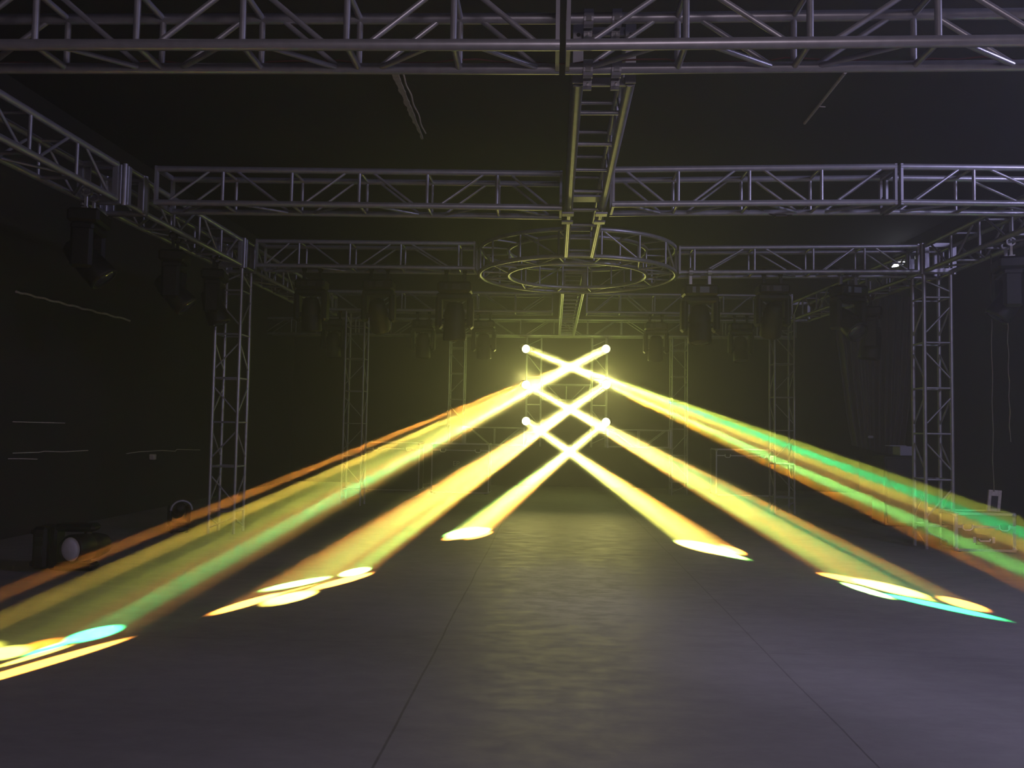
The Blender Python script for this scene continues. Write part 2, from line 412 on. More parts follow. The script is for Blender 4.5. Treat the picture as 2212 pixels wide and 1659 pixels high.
# ring truss
t = thing('ring_truss', 'round ring truss hanging in the middle of the far row', 'truss', RINGC)
RH = 0.33
for R, z in ((RO, 0), (RI, 0), (RO, RH), (RI, RH)):
    MB().path([V((R * math.cos(k * pi / 48), R * math.sin(k * pi / 48), z)) for k in range(96)], 0.027, 10, True).build('chord', M_ALU, t)
nn = 16
for k in range(nn):
    a0_ = 2 * pi * (k + 0.5) / nn; d = V((math.cos(a0_), math.sin(a0_), 0)); zz = V((0, 0, RH))
    a1_ = 2 * pi * (k + 1.5) / nn; d1 = V((math.cos(a1_), math.sin(a1_), 0))
    for p, q in ((d * RO, d * RO + zz), (d * RI, d * RI + zz), (d * RO, d * RI), (d * RO + zz, d * RI + zz)):
        MB().tube(p, q, 0.014, 8).build('strut', M_ALU, t)
    R0, R1 = (RO, RI) if k % 2 else (RI, RO)
    MB().tube(d * R0, d1 * R1, 0.012, 8).build('diagonal', M_ALU, t)
    z0, z1 = (V((0, 0, 0)), zz) if k % 2 else (zz, V((0, 0, 0)))
    if k % 2 == 0: MB().tube(d * RO + z0, d1 * RO + z1, 0.012, 8).build('diagonal', M_ALU, t)
for ang in (0, pi / 2, pi, 1.5 * pi):
    d = V((math.cos(ang), math.sin(ang), 0)); e = V((-d.y, d.x, 0))
    for s in (-1, 1): MB().box(d * (RO + 0.03) + e * (0.16 * s) + V((0, 0, RH / 2)), (0.02, 0.05, RH + 0.04), (d, e, V((0, 0, 1)))).build('joint_plate', M_PLATE, t)

# towers (a vertical truss: the near bottom chord becomes a leg)
def tower(label, x, y, w, ztop, z0=0.0, cr=0.021, br=0.013, m=None, n=None, base=False, group='truss towers', flip=0):
    n = n or max(2, round((ztop - z0) / 0.62))
    nd = [(i + 0.5) / n for i in range(n)]
    return truss('truss_tower', label, (x - w / 2, y - w / 2, z0 + 0.002), (x - w / 2, y - w / 2, ztop), V((w, 0, 0)), w, nd, cr, br,
                 up=V((0, 1, 0)), group=group, cat='truss tower', m=m, hdiag=True, base=base, flip=flip, ends=(0, 0))
tower('silver truss tower standing at the left, lower end crossed by the orange beam', XLI - 0.17, FARL.y + 0.19, 0.335, ZT - 0.04)
tower('dim truss tower standing at the right beside the flight case', XRI + 0.17, FARR.y + 0.19, 0.335, ZT - 0.04, m=M_ALU_DARK, cr=0.024, flip=1)
p = at_y(767, 900, Y2 + 0.2); tower('thin far tower at left, behind the orange beam', p.x, Y2 + 0.2, 0.34, ZT, m=M_ALU_DARK, cr=0.018, br=0.01)
p = at_y(1689, 900, Y2 + 0.2); tower('thin far tower at right, above the green beam', p.x, Y2 + 0.2, 0.34, ZT, m=M_ALU_DARK, cr=0.018, br=0.01)
p = at_y(986, 900, Y3 + 0.2); XO1 = p.x; tower('rear gate tower left of the glowing lamps', p.x, Y3 + 0.2, 0.34, ZT, m=M_ALU_DARK, cr=0.02, br=0.011)
p = at_y(1466, 900, Y3 + 0.2); XO2 = p.x; tower('rear gate tower right of the glowing lamps', p.x, Y3 + 0.2, 0.34, ZT, m=M_ALU_DARK, cr=0.02, br=0.011)
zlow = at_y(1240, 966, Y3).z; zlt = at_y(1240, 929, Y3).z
p = at_y(1152, 900, Y3 + 0.2); XI1 = p.x; tower('inner truss upright carrying the left column of lamps', p.x, Y3 + 0.2, 0.33, ZT, zlow, m=M_ALU_DARK, cr=0.02, br=0.011)
p = at_y(1293, 900, Y3 + 0.2); XI2 = p.x; tower('inner truss upright carrying the right column of lamps', p.x, Y3 + 0.2, 0.33, ZT, zlow, m=M_ALU_DARK, cr=0.02, br=0.011)
def htruss(label, xa, xb, z, h):
    n = max(1, round((xb - xa) / 0.6))
    truss('box_truss', label, (xa, Y3 + 0.03, z), (xb, Y3 + 0.03, z), V((0, 0.33, 0)), h, [i / n for i in range(1, n)], 0.02, 0.011, m=M_ALU_DARK, ends=(1, 1))
htruss('low rear cross truss left of the lamp uprights', XO1 + 0.19, XI1 - 0.19, zlow + 0.02, zlt - zlow)
htruss('low rear cross truss right of the lamp uprights', XI2 + 0.19, XO2 - 0.19, zlow + 0.02, zlt - zlow)
zm = at_y(1220, 864, Y3).z; zmt = at_y(1220, 831, Y3).z
htruss('short rear cross truss framed by the diamond of crossing beams', XI1 + 0.19, XI2 - 0.19, zm, zmt - zm)

# ------------------------------------------------------------------ moving heads
def head_mesh(leds=False):
    prof = [(0.0, 0.23), (0.07, 0.228), (0.098, 0.205), (0.11, 0.15), (0.125, 0.10), (0.128, 0.02), (0.122, 0.0), (0.128, -0.02), (0.134, -0.12), (0.138, -0.20), (0.132, -0.225), (0.118, -0.225), (0.116, -0.205), (0.0, -0.205)]
    return MB().lathe(prof, 28)
def make_fixture(name, label, group, leds=False, floor=False, display=False):
    """a moving head lamp. Hanging: origin at the truss chord; on the floor: origin on the floor"""
    t = thing(name, label, 'stage light', (0, 0, 0), 0, group)
    s = -1 if not floor else 1
    z0 = 0.165 if not floor else 0.0
    if not floor:
        for x in (-0.11, 0.11):
            mb = MB()
            for k in range(12):
                q = 2 * pi * k / 12
                mb.box((x, math.cos(q) * 0.040, math.sin(q) * 0.040), (0.045, 0.014, 0.023), (V((1, 0, 0)), V((0, math.cos(q), math.sin(q))), V((0, -math.sin(q), math.cos(q)))))
            mb.box((x, 0, -0.10), (0.04, 0.03, 0.11), bev=0.004); mb.box((x, 0, -0.155), (0.10, 0.06, 0.015), bev=0.003)
            mb.build('clamp', M_STEEL if display else M_BODY, t)
    else:
        for x in (-0.15, 0.15):
            for y in (-0.1, 0.1): MB().lathe([(0.022, 0), (0.026, 0.02)], 12, (x, y, 0)).build('foot', M_BLACK, t)
        z0 = 0.02
    zb = s * (z0 + 0.065)
    bs = MB().box((0, 0, zb), (0.40, 0.28, 0.13), bev=0.025).build('base', M_BODY, t)
    MB().box((0.03, -0.141, zb), (0.11, 0.006, 0.07), bev=0.003).build('display', M_DISPLAY if display else M_BLACK, bs)
    MB().box((-0.09, -0.141, zb), (0.04, 0.006, 0.07), bev=0.003).build('button_panel', M_DISPLAY if display else M_BLACK, bs)
    zy = s * (z0 + 0.13)
    mb = MB().box((0, 0, zy + s * 0.04), (0.42, 0.20, 0.075), bev=0.02)
    yk = mb.build('yoke', M_BODY, t)
    for x in (-0.185, 0.185): MB().box((x, 0, zy + s * 0.23), (0.075, 0.19, 0.38), bev=0.028).build('arm', M_BODY, yk)
    hd = head_mesh().build('head', M_BODY, t, (0, 0, zy + s * 0.33))
    MB().tube((-0.155, 0, 0), (0.155, 0, 0), 0.035, 14).build('pivot', M_BLACK, hd)
    MB().lathe([(0.0, -0.199), (0.06, -0.206), (0.098, -0.222), (0.114, -0.212)][::-1] if False else [(0.114, -0.207), (0.098, -0.222), (0.06, -0.232), (0.0, -0.236)], 24).build('lens', M_GLASS, hd)
    if leds:
        for x, y in ((-.09, 0), (-.045, 0), (0, 0), (.045, 0), (.09, 0), (-.03, .04), (.02, .04), (-.015, -.04), (.03, -.04)):
            MB().lathe([(0.006, -0.232), (0.004, -0.240), (0, -0.241)], 8, (x, y, 0)).build('led', M_LEDOT, hd)
    return t
PROTO = make_fixture('moving_head', '', 'moving head lamps on the trusses')
PROTO_D = make_fixture('moving_head', '', 'moving head lamps on the trusses', display=True)
PROTO_L = make_fixture('moving_head', '', 'moving head lamps on the trusses', leds=True)
used = set()
def hang(label, px, py, Y=None, tilt=0.0, rz=0.0, proto=None, X=None, scale=1.0):
    """hang a lamp from a chord at height ZT: column px of the photo, depth Y"""
    pr = proto or PROTO
    t = pr if pr.name not in used else copy_tree(pr)
    used.add(pr.name)
    p = at_y(px, py, Y) if Y else at_x(px, py, X)
    t.location = (p.x, p.y, ZT); t.rotation_euler = (0, 0, rz); t.scale = (scale,) * 3
    t['label'] = label
    for c in t.children:
        if c.name.startswith('head'): c.rotation_euler = (tilt, 0, 0)
    return t
yf = FARL.y + 0.17
hang('black moving head hanging nearest the left tower on the far row', 675, 590, yf, 0.15)
hang('moving head with a cluster of small bright lens dots, far row', 820, 595, yf, 0.75, proto=PROTO_L)
hang('large black moving head hanging just left of the ring truss', 984, 597, yf, 0.12, proto=None, scale=1.12)
yf = FARR.y + 0.17
hang('black moving head with grey display hanging just right of the ring truss', 1512, 600, yf, -0.10, proto=PROTO_D, scale=1.12)
hang('black moving head hanging on the far row halfway to the right tower', 1668, 600, yf, 0.5)
hang('tilted moving head hanging on the far row near the right tower', 1832, 598, yf, -0.9, 0.35, scale=1.05, proto=PROTO_D)
hang('black moving head on the row behind the ring, left of the lamps', 1046, 680, Y2 + 0.16, 0.2)
hang('black moving head on the row behind the ring, far left', 722, 675, Y2 + 0.16, 0.25)
hang('black moving head on the row behind the ring, second from left', 915, 677, Y2 + 0.16, 0.1)
hang('black moving head on the row behind the ring, right of the lamps', 1417, 680, Y2 + 0.16, 0.25)
hang('black moving head on the row behind the ring, far right', 1600, 680, Y2 + 0.16, -0.2)
hang('dark moving head under the left side truss, nearest the camera', 196, 420, None, 0.75, -1.35, X=XLI - 0.17, proto=PROTO_D)
hang('dark moving head under the left side truss, second from the camera', 380, 510, None, 0.75, -1.35, X=XLI - 0.17)
hang('dark moving head under the left side truss beside the tower top', 466, 556, None, 0.35, -1.35, X=XLI - 0.17)
hang('dark moving head under the right side truss at the right edge', 2178, 530, None, 0.6, 1.3, X=XRI + 0.2, proto=PROTO_D)
hang('dark moving head under the right side truss behind the right tower', 1880, 620, None, 0.1, 1.2, X=XRI + 0.05, scale=1.15)

# lamps lying / standing on the floor at the left
t = make_fixture('moving_head', 'lamp lying on the floor at far left with a pale frosted lens', 'lamps on the floor', floor=True)
p = at_z(62, 1236, 0); t.location = (p.x, p.y + 0.1, 0.232); t.rotation_euler = (0, pi / 2, 0.12)
for c in t.children:
    if c.name.startswith('head'):
        c.rotation_euler = (-pi / 2 + 0.35, 0, 0.0)
        for q in c.children:
            if q.name.startswith('lens'):
                q.data = q.data.copy(); q.data.materials.clear(); q.data.materials.append(M_WHITELENS); q['label'] = 'pale frosted lens'
t = make_fixture('moving_head', 'dark lamp on the floor with a grey hoop, left of the silver tower', 'lamps on the floor', floor=True)
p = at_z(385, 1150, 0); t.location = (p.x, p.y, 0); t.rotation_euler = (0, 0, 0.6); t.scale = (0.62,) * 3
for c in t.children:
    if c.name.startswith('head'): c.rotation_euler = (1.2, 0, 0)
MB().path([V((0.02 + 0.21 * math.cos(q), -0.16, 0.48 + 0.20 * math.sin(q))) for q in [pi * k / 14 for k in range(15)]], 0.028, 8).build('carry_hoop', M_ALU_DARK, t, label='grey carrying hoop')

# ------------------------------------------------------------------ the six lit lamps and their beams
M_LIT = mat('lit_lens', (1, 1, 0.8), 0.3, emit=(1.0, 1.0, 0.42), estr=9.0)
M_LIT.cycles.emission_sampling = 'NONE'; M_LEDOT.cycles.emission_sampling = 'NONE'
def beam_lamp(name_px, label, px, py, tgt, elems, power, core, spread=2.0, core_col=(1, 0.96, 0.26)):
    P = at_y(px, py, Y3 - 0.12)
    T = at_z(*tgt, 0)
    D = (T - P).normalized()
    Xa = D.cross(V((0, 0, 1))).normalized(); Ya = Xa.cross(D).normalized()
    M = Matrix((Xa, Ya, -D)).transposed().to_4x4()
    # the lamp: bracket on the upright, yoke, round head, glowing domed lens
    t = thing('beam_lamp', label, 'stage light', P, 0, 'lit beam lamps in two columns')
    side = -1 if px < 1220 else 1
    MB().box((0, 0.10, 0), (0.10, 0.03, 0.20), bev=0.008).build('bracket', M_BODY, t)
    yk = MB().box((0, 0.075, 0), (0.28, 0.03, 0.05), bev=0.008).build('yoke', M_BODY, t)
    for s in (-1, 1): MB().box((s * 0.13, 0.02, 0), (0.02, 0.14, 0.05), bev=0.006).build('arm', M_BODY, yk)
    hd = MB().lathe([(0.0, 0.24), (0.06, 0.235), (0.075, 0.20), (0.085, 0.08), (0.095, 0.0), (0.092, -0.01), (0.0, -0.01)], 24).build('head', M_BODY, t)
    hd.matrix_local = Matrix.Translation(-D * 0.03 + V((0, -0.14, 0))) @ M
    MB().lathe([(0.091, -0.012), (0.086, -0.04), (0.068, -0.066), (0.038, -0.084), (0.0, -0.09)], 24).build('lens', M_LIT, hd, label='glowing yellow-white lens')
    O = P + V((0, -0.14, 0)) + D * 0.075
    Mw = Matrix.Translation(O) @ M
    # gobo: coloured patches thrown by the lamp, described in the lamp's own angles
    ld = bpy.data.lights.new('gobo_light', 'SPOT'); lo = bpy.data.objects.new('gobo_light', ld); COL.objects.link(lo)
    lo.matrix_world = Mw
    ld.energy = power; ld.shadow_soft_size = 0.012
    ld.use_nodes = True; nt = ld.node_tree; N = nt.nodes; L = nt.links
    em = N['Emission']
    tc = N.new('ShaderNodeTexCoord'); sp = N.new('ShaderNodeSeparateXYZ'); L.new(tc.outputs['Normal'], sp.inputs[0])
    def mth(op, a, b):
        q = N.new('ShaderNodeMath'); q.operation = op
        for i, s in enumerate((a, b)):
            if isinstance(s, (int, float)): q.inputs[i].default_value = s
            else: L.new(s, q.inputs[i])
        return q.outputs[0]
    nz = mth('MULTIPLY', sp.outputs[2], -1.0)
    cb = N.new('ShaderNodeCombineXYZ')
    L.new(mth('DIVIDE', sp.outputs[0], nz), cb.inputs[0]); L.new(mth('DIVIDE', sp.outputs[1], nz), cb.inputs[1]); cb.inputs[2].default_value = 1.0
    def loc(x, y):
        v = at_z(x, y, 0) - O; k = v.dot(D); return (v.dot(Xa) / k, v.dot(Ya) / k)
    total = None; mxr = 0
    for (cx, cy, hx, hy, mn, col, st, soft) in elems:
        c = loc(cx, cy); ea = loc(cx + hx, cy + hy); eb = loc(cx - hx, cy - hy)
        maj = ((ea[0] - eb[0]) / 2, (ea[1] - eb[1]) / 2)
        n1 = loc(cx, cy - mn); n0 = loc(cx, cy + mn); mi = ((n1[0] - n0[0]) / 2, (n1[1] - n0[1]) / 2)
        det = maj[0] * mi[1] - maj[1] * mi[0]
        iu = (mi[1] / det, -mi[0] / det); iv = (-maj[1] / det, maj[0] / det)
        c = ((n1[0] + n0[0]) / 2, (n1[1] + n0[1]) / 2)
        mxr = max(mxr, math.hypot(*c) + math.hypot(*maj) + math.hypot(*mi))
        dots = []
        for r_ in (iu, iv):
            q = N.new('ShaderNodeVectorMath'); q.operation = 'DOT_PRODUCT'; L.new(cb.outputs[0], q.inputs[0])
            q.inputs[1].default_value = (r_[0], r_[1], -(r_[0] * c[0] + r_[1] * c[1])); dots.append(q.outputs['Value'])
        d2 = mth('ADD', mth('MULTIPLY', dots[0], dots[0]), mth('MULTIPLY', dots[1], dots[1]))
        mr = N.new('ShaderNodeMapRange'); mr.interpolation_type = 'SMOOTHSTEP'
        L.new(mth('SQRT', d2, 0.0), mr.inputs[0])
        for i, vv in enumerate((1.0 + soft, 1.0 - soft, 0.0, 1.0)): mr.inputs[1 + i].default_value = vv
        vm = N.new('ShaderNodeVectorMath'); vm.operation = 'SCALE'
        vm.inputs[0].default_value = tuple(k * st for k in col); L.new(mr.outputs[0], vm.inputs['Scale'])
        if total is None: total = vm.outputs[0]
        else:
            ad = N.new('ShaderNodeVectorMath'); ad.operation = 'ADD'; L.new(total, ad.inputs[0]); L.new(vm.outputs[0], ad.inputs[1]); total = ad.outputs[0]
    L.new(total, em.inputs['Color']); em.inputs['Strength'].default_value = 1.0
    ld.spot_size = min(pi / 3, 2 * math.atan(mxr * 1.15)); ld.spot_blend = 0.1
    # the thick core of the beam, straight out of the lens
    ad_ = bpy.data.lights.new('beam_light', 'AREA'); ao = bpy.data.objects.new('beam_light', ad_); COL.objects.link(ao)
    ad_.shape = 'DISK'; ad_.size = 0.19; ad_.spread = math.radians(spread); ad_.energy = core; ad_.color = core_col
    ao.matrix_world = Mw
    return math.degrees(ld.spot_size)

OR = (1.0, 0.35, 0.05); YE = (1.0, 0.68, 0.09); GR = (0.04, 1.0, 0.28); LG = (0.36, 1.0, 0.18); WH = (1.0, 0.90, 0.30); BR = (1.0, 0.30, 0.02); OL = (0.7, 0.72, 0.08)
HALO_FILL = 24.0; FLOOR_FILL = 200.0
lamps = [
 ('TR', 'glowing beam lamp, top of the right column', 1308, 755, (40, 1420), [
   (205, 1369, 58, -13, 12, GR, 1.5, .12), (118, 1396, 55, -17, 5, GR, 1.0, .2), (8, 1411, 56, -8, 13, OL, 1.3, .15),
   (75, 1417, 75, -22, 4, YE, 1.0, .3), (90, 1434, 205, -60, 8, OR, 1.1, .15),
   (-175, 1420, 70, -14, 17, YE, 1.9, .25), (-270, 1394, 60, -10, 12, OR, 1.6, .25), (-60, 1405, 60, -10, 15, OL, .7, .3), (95, 1391, 40, -8, 8, BR, .45, .4)], 1.25, 1.0),
 ('MR', 'glowing beam lamp, middle of the right column', 1308, 832, (640, 1274), [
   (645, 1260, 72, -14, 6, LG, 1.0, .15), (768, 1235, 31, -6, 7, LG, 1.9, .15), (740, 1255, 66, -17, 6, OR, 1.3, .15),
   (538, 1302, 72, -21, 7, OR, 1.9, .15), (628, 1291, 56, -12, 10, YE, 1.6, .15), (625, 1277, 60, -15, 2, OR, .7, .3)], 0.85, 1.0),
 ('BR', 'glowing beam lamp, bottom of the right column', 1308, 912, (1012, 1152), [
   (1020, 1151, 42, -8, 9, YE, 1.1, .15), (985, 1160, 25, -4, 5, OR, 1.2, .2), (1005, 1149, 38, -7, 8, LG, 0.8, .2), (1036, 1156, 26, -6, 5, OR, .8, .3)], 0.42, 1.0),
 ('BL', 'glowing beam lamp, bottom of the left column', 1137, 910, (1525, 1184), [
   (1520, 1182, 64, 13, 10, YE, 1.1, .15), (1545, 1191, 58, 14, 5, LG, 1.3, .2), (1580, 1187, 26, 8, 6, OR, 1.4, .2), (1492, 1177, 34, 8, 6, LG, .5, .3)], 0.45, 1.0),
 ('ML', 'glowing beam lamp, middle of the left column', 1137, 832, (1955, 1283), [
   (1915, 1269, 78, 18, 9, YE, 1.5, .15), (1835, 1252, 66, 13, 6, OR, 1.1, .2), (2078, 1304, 50, 13, 8, OR, 1.5, .15), (1870, 1275, 50, 15, 5, LG, 2.0, .2),
   (2025, 1308, 122, 26, 5, GR, 1.3, .2), (2000, 1293, 20, 5, 3, OL, .4, .3)], 0.8, 1.0),
 ('TL', 'glowing beam lamp, top of the left column', 1137, 755, (2735, 1395), [
   (2735, 1313, 70, 10, 12, OL, .8, .25), (2735, 1347, 70, 10, 13, GR, 1.7, .15), (2735, 1385, 70, 10, 13, YE, 1.4, .2),
   (2735, 1420, 70, 10, 12, OR, .55, .3), (2735, 1463, 70, 10, 17, LG, 2.4, .15), (2735, 1510, 60, 10, 15, BR, 1.3, .25)], 1.7, 1.0),
]
PW, CW = 850000.0, 12.0
for nm, lb, px, py, tg, el, kp, kc in lamps:
    print('BEAM', nm, beam_lamp(nm, lb, px, py, tg, el, PW * kp, CW * kc))

# added lamps by the lenses: points make the haze halo, spots brighten the floor
for px in (1137, 1308):
    pd = bpy.data.lights.new('halo_fill_light', 'POINT'); po = bpy.data.objects.new('halo_fill_light', pd); COL.objects.link(po)
    pd.energy = HALO_FILL; pd.color = (0.80, 1.0, 0.16); pd.shadow_soft_size = 0.12; po.location = at_y(px, 815, Y3 - 0.6)
    sd = bpy.data.lights.new('floor_fill_light', 'SPOT'); so = bpy.data.objects.new('floor_fill_light', sd); COL.objects.link(so)
    sd.energy = FLOOR_FILL; sd.color = (1.0, 0.86, 0.26); sd.spot_size = math.radians(52); sd.spot_blend = 1.0; sd.shadow_soft_size = 0.15
    so.location = at_y(px, 815, Y3 - 0.55); so.rotation_euler = (at_z(1230, 1330, 0) - so.location).to_track_quat('-Z', 'Y').to_euler()

# ------------------------------------------------------------------ the daylight slit on the right wall
M_SKY = mat('daylight', (0.9, 0.92, 1.0), 0.5, emit=(0.86, 0.88, 1.0), estr=9.0)
def quad_x(pxs, X, th=0.02):
    mb = MB(); a = [at_x(px, py, X) for px, py in pxs]; n = len(a)
    vs = a + [v + V((th, 0, 0)) for v in a]
    return mb.add(vs, [tuple(range(n)), tuple(range(2 * n - 1, n - 1, -1))] + [(k, (k + 1) % n, n + (k + 1) % n, n + k) for k in range(n)])
for k, q in enumerate((((1926, 577), (1934, 567), (1946, 565), (1945, 575)), ((1948, 565), (1965, 566), (1958, 571), (1951, 573)), ((1956, 559), (1963, 553), (1972, 554), (1971, 562)),
                       ((1982, 547), (1986, 545), (1987, 549), (1983, 550)), ((1867, 602), (1870, 603), (1869, 606)), ((1875, 603), (1880, 603), (1877, 606)), ((2018, 529), (2022, 527), (2021, 531)))):
    o = quad_x(q, XR - 0.03).build('window_%d' % (k + 1), M_SKY); o['kind'] = 'structure'

# ------------------------------------------------------------------ flight cases
def flight_case(label, px0, px1, pyb, pyt, depth, group, lid=0.26, latches=2, handle=False, text=None, yaw=0.0, pale=0.03):
    a = at_z(px0, pyb, 0); wd = (at_y(px1, pyb, a.y) - a).length; h = at_y(px0, pyt, a.y).z
    t = thing('flight_case', label, 'flight case', (a.x, a.y, 0), yaw, group)
    h0 = 0.03
    zl = h - (h - h0) * lid
    for x in (0.08, wd - 0.08):
        for y in (0.08, depth - 0.08): MB().lathe([(0.03, 0.0), (0.03, 0.032)], 12, (x, y, 0)).build('foot', M_BLACK, t)
    MB().box((wd / 2, depth / 2, (h0 + zl) / 2), (wd - 0.012, depth - 0.012, zl - h0 - 0.006)).build('body', M_CASE, t)
    MB().box((wd / 2, depth / 2, (zl + h) / 2 + 0.003), (wd - 0.012, depth - 0.012, h - zl - 0.006)).build('lid', M_CASE, t)
    e = pale
    for x in (0, wd):
        for y in (0, depth):
            MB().box((x + (e / 2 if x == 0 else -e / 2), y + (e / 2 if y == 0 else -e / 2), (h0 + h) / 2), (e, e, h - h0), bev=0.004).build('edge_trim', M_TRIM, t)
    for y in (0.0, depth):
        for z in (h0, h, zl):
            MB().box((wd / 2, y + (0.008 if y == 0 else -0.008), z), (wd, 0.02, e * 0.8), bev=0.003).build('edge_trim', M_TRIM, t)
    for x in (0.0, wd):
        for z in (h0, h):
            MB().box((x + (0.008 if x == 0 else -0.008), depth / 2, z), (0.02, depth, e * 0.8), bev=0.003).build('edge_trim', M_TRIM, t)
    for x in (0.018, wd - 0.018):
        for y in (0.018, depth - 0.018):
            for z in (h0 + 0.015, h - 0.012):
                MB().lathe([(0, -0.036), (0.024, -0.026), (0.036, 0), (0.024, 0.026), (0, 0.036)], 10, (x, y, z)).build('corner_ball', M_TRIM, t)
    for k in range(latches):
        x = wd * (0.2 + 0.6 * k / max(1, latches - 1))
        mb = MB()
        mb.path([V((x - 0.06, -0.016, zl + 0.03)), V((x - 0.058, -0.016, zl - 0.02)), V((x - 0.03, -0.016, zl - 0.04)), V((x + 0.03, -0.016, zl - 0.04)), V((x + 0.058, -0.016, zl - 0.02)), V((x + 0.06, -0.016, zl + 0.03))], 0.009, 8)
        lt = mb.build('latch', M_CHROME, t)
        MB().box((x, -0.008, zl + 0.005), (0.09, 0.012, 0.06), bev=0.003).build('latch_dish', M_CASE, lt)
    if handle:
        zc = (h0 + zl) * 0.46; xc = wd * 0.47
        hd = MB().path([V((xc - 0.07, -0.02, zc + 0.012)), V((xc - 0.055, -0.028, zc - 0.012)), V((xc + 0.055, -0.028, zc - 0.012)), V((xc + 0.07, -0.02, zc + 0.012))], 0.011, 10).build('handle', M_CHROME, t)
        for sx in (-1, 1): MB().box((xc + sx * 0.115, -0.008, zc), (0.035, 0.014, 0.075), bev=0.004).build('handle_plate', M_CHROME, hd)
        MB().box((xc, -0.005, zc + 0.005), (0.2, 0.010, 0.13), bev=0.003).build('handle_dish', M_CASE, hd)
    if text:
        cu = bpy.data.curves.new('lettering', 'FONT'); cu.body = text; cu.size = 0.15; cu.extrude = 0.002; cu.align_x = 'CENTER'
        tmp = bpy.data.objects.new('lettering_curve', cu); COL.objects.link(tmp)
        bpy.context.view_layer.update()
        me = bpy.data.meshes.new_from_object(tmp.evaluated_get(bpy.context.evaluated_depsgraph_get()))
        bpy.data.objects.remove(tmp); bpy.data.curves.remove(cu)
        me.materials.clear(); me.materials.append(M_LETTER)
        to = bpy.data.objects.new('lettering', me); COL.objects.link(to); to.parent = t
        to.location = (wd * 0.43, 0.002, (h0 + zl) / 2 + 0.12); to.rotation_euler = (pi / 2, 0, 0)
    return t, wd, h
t, wd, h = flight_case('black flight case with bright latches and handle beside the right tower', 2063, 2196, 1193, 1109, 0.40, 'flight cases on the floor', lid=0.36, handle=True, pale=0.042)
c0 = t.location
# a tilted pale-edged frame standing on that case
ft = thing('panel_frame', 'small pale-edged upright frame standing on the flight case at right', 'frame', (c0.x + wd * 0.66, c0.y + 0.2, h + 0.013))
fw, fh, fb, lean = 0.16, 0.27, 0.038, 0.10
ux = V((math.cos(lean * 0.2), 0, -0.06)).normalized(); uz = V((lean * 1.25, 0.05, 1)).normalized(); uy = uz.cross(ux).normalized()
for nm, cc, dd in (('frame_bar', ux * (fb / 2) + uz * (fh / 2), (fb, 0.03, fh)), ('frame_bar', ux * (fw - fb / 2) + uz * (fh / 2), (fb, 0.03, fh)),
                   ('frame_bar', ux * (fw / 2) + uz * (fb / 2), (fw - 2 * fb, 0.03, fb)), ('frame_bar', ux * (fw / 2) + uz * (fh - fb), (fw - 2 * fb, 0.03, fb * 2))):
    MB().box(cc + V((0, 0, 0.008)), dd, (ux, uy, uz), bev=0.004).build(nm, M_PALE, ft)
MB().box(ux * (fw / 2) + uz * (fh / 2) + V((0, 0, 0.008)), (fw - 2 * fb, 0.01, fh - 2 * fb), (ux, uy, uz)).build('dark_inset', M_CASE, ft)
flight_case('faint flight case at the back, left of the glowing lamps, lettering on its front', 930, 1056, 1066, 958, 0.6, 'flight cases on the floor', lid=0.13, text='EP')
flight_case('faint flight case at the back, farthest left, behind the orange beam', 786, 905, 1060, 955, 0.6, 'flight cases on the floor', lid=0.13)
flight_case('faint flight case at the back, right of the glowing lamps', 1546, 1674, 1072, 971, 0.6, 'flight cases on the floor', lid=0.13)

# dark cabinet with a pale box on it, behind the right tower
p = at_y(1960, 985, 13.4); q = at_y(1912, 985, 13.4); r_ = at_y(2000, 985, 13.4)
t = thing('speaker_cabinet', 'dark loudspeaker cabinet on the floor behind the right tower', 'speaker', ((q.x + r_.x) / 2, 13.7, 0))
cw = r_.x - q.x; ch = p.z
MB().box((0, 0, ch / 2), (cw, 0.5, ch), bev=0.015).build('cabinet', M_BLACK, t)
MB().box((0, -0.256, ch * 0.5), (cw - 0.08, 0.012, ch - 0.1), bev=0.004).build('grille', M_CASE, t)
t2 = thing('equipment_box', 'small pale grey box with a thin flap, on the dark speaker cabinet', 'box', (at_y(1957, 985, 13.5).x, 13.62, ch))
MB().box((0, 0, 0.075), (0.20, 0.3, 0.15), bev=0.01).build('box_body', M_PAPER, t2)
MB().box((-0.13, -0.05, 0.155), (0.26, 0.2, 0.014), bev=0.004).build('flap', M_PAPER, t2)

# ------------------------------------------------------------------ curtain on the right
def drape(name, m, pts_top, pts_bot, folds, amp, n=120, rows=14):
    mb = MB(); vs = []
    for j in range(rows + 1):
        f = j / rows
        for i in range(n + 1):
            u = i / n
            a = pts_top[0].lerp(pts_top[1], u); b = pts_bot[0].lerp(pts_bot[1], u)
            g = f ** 1.4
            p = V((a.x + (b.x - a.x) * g, a.y + (b.y - a.y) * g, a.z + (b.z - a.z) * f))
            p.y += amp * math.sin(u * folds * 2 * pi) + amp * 0.5 * math.sin(u * folds * 5.1 + 1) + 0.02 * math.sin(f * 9 + u * 14)
            vs.append(p)
    k = n + 1; m0 = len(vs)
    vs2 = vs + [v + V((0, 0.012, 0)) for v in vs]
    fs = [(j * k + i, j * k + i + 1, (j + 1) * k + i + 1, (j + 1) * k + i) for j in range(rows) for i in range(n)]
    fs2 = [tuple(m0 + q for q in f[::-1]) for f in fs]
    mb.add(vs2, fs + fs2, True)
    return mb
tc_ = thing('curtain', 'grey pleated curtain hanging between the row lamps and the right tower', 'curtain', (0, 0, 0))
yc = 16.3
drape('panel', M_CURTAIN, (at_y(1800, 640, yc), at_y(1985, 640, yc)), (at_y(1842, 962, yc), at_y(1950, 990, yc)), 11, 0.05).build('panel', M_CURTAIN, tc_)
p = at_y(1880, 944, yc - 0.12)
tc_.location = (p.x, yc, 0)
for c in tc_.children: c.location = (-p.x, -yc, 0)
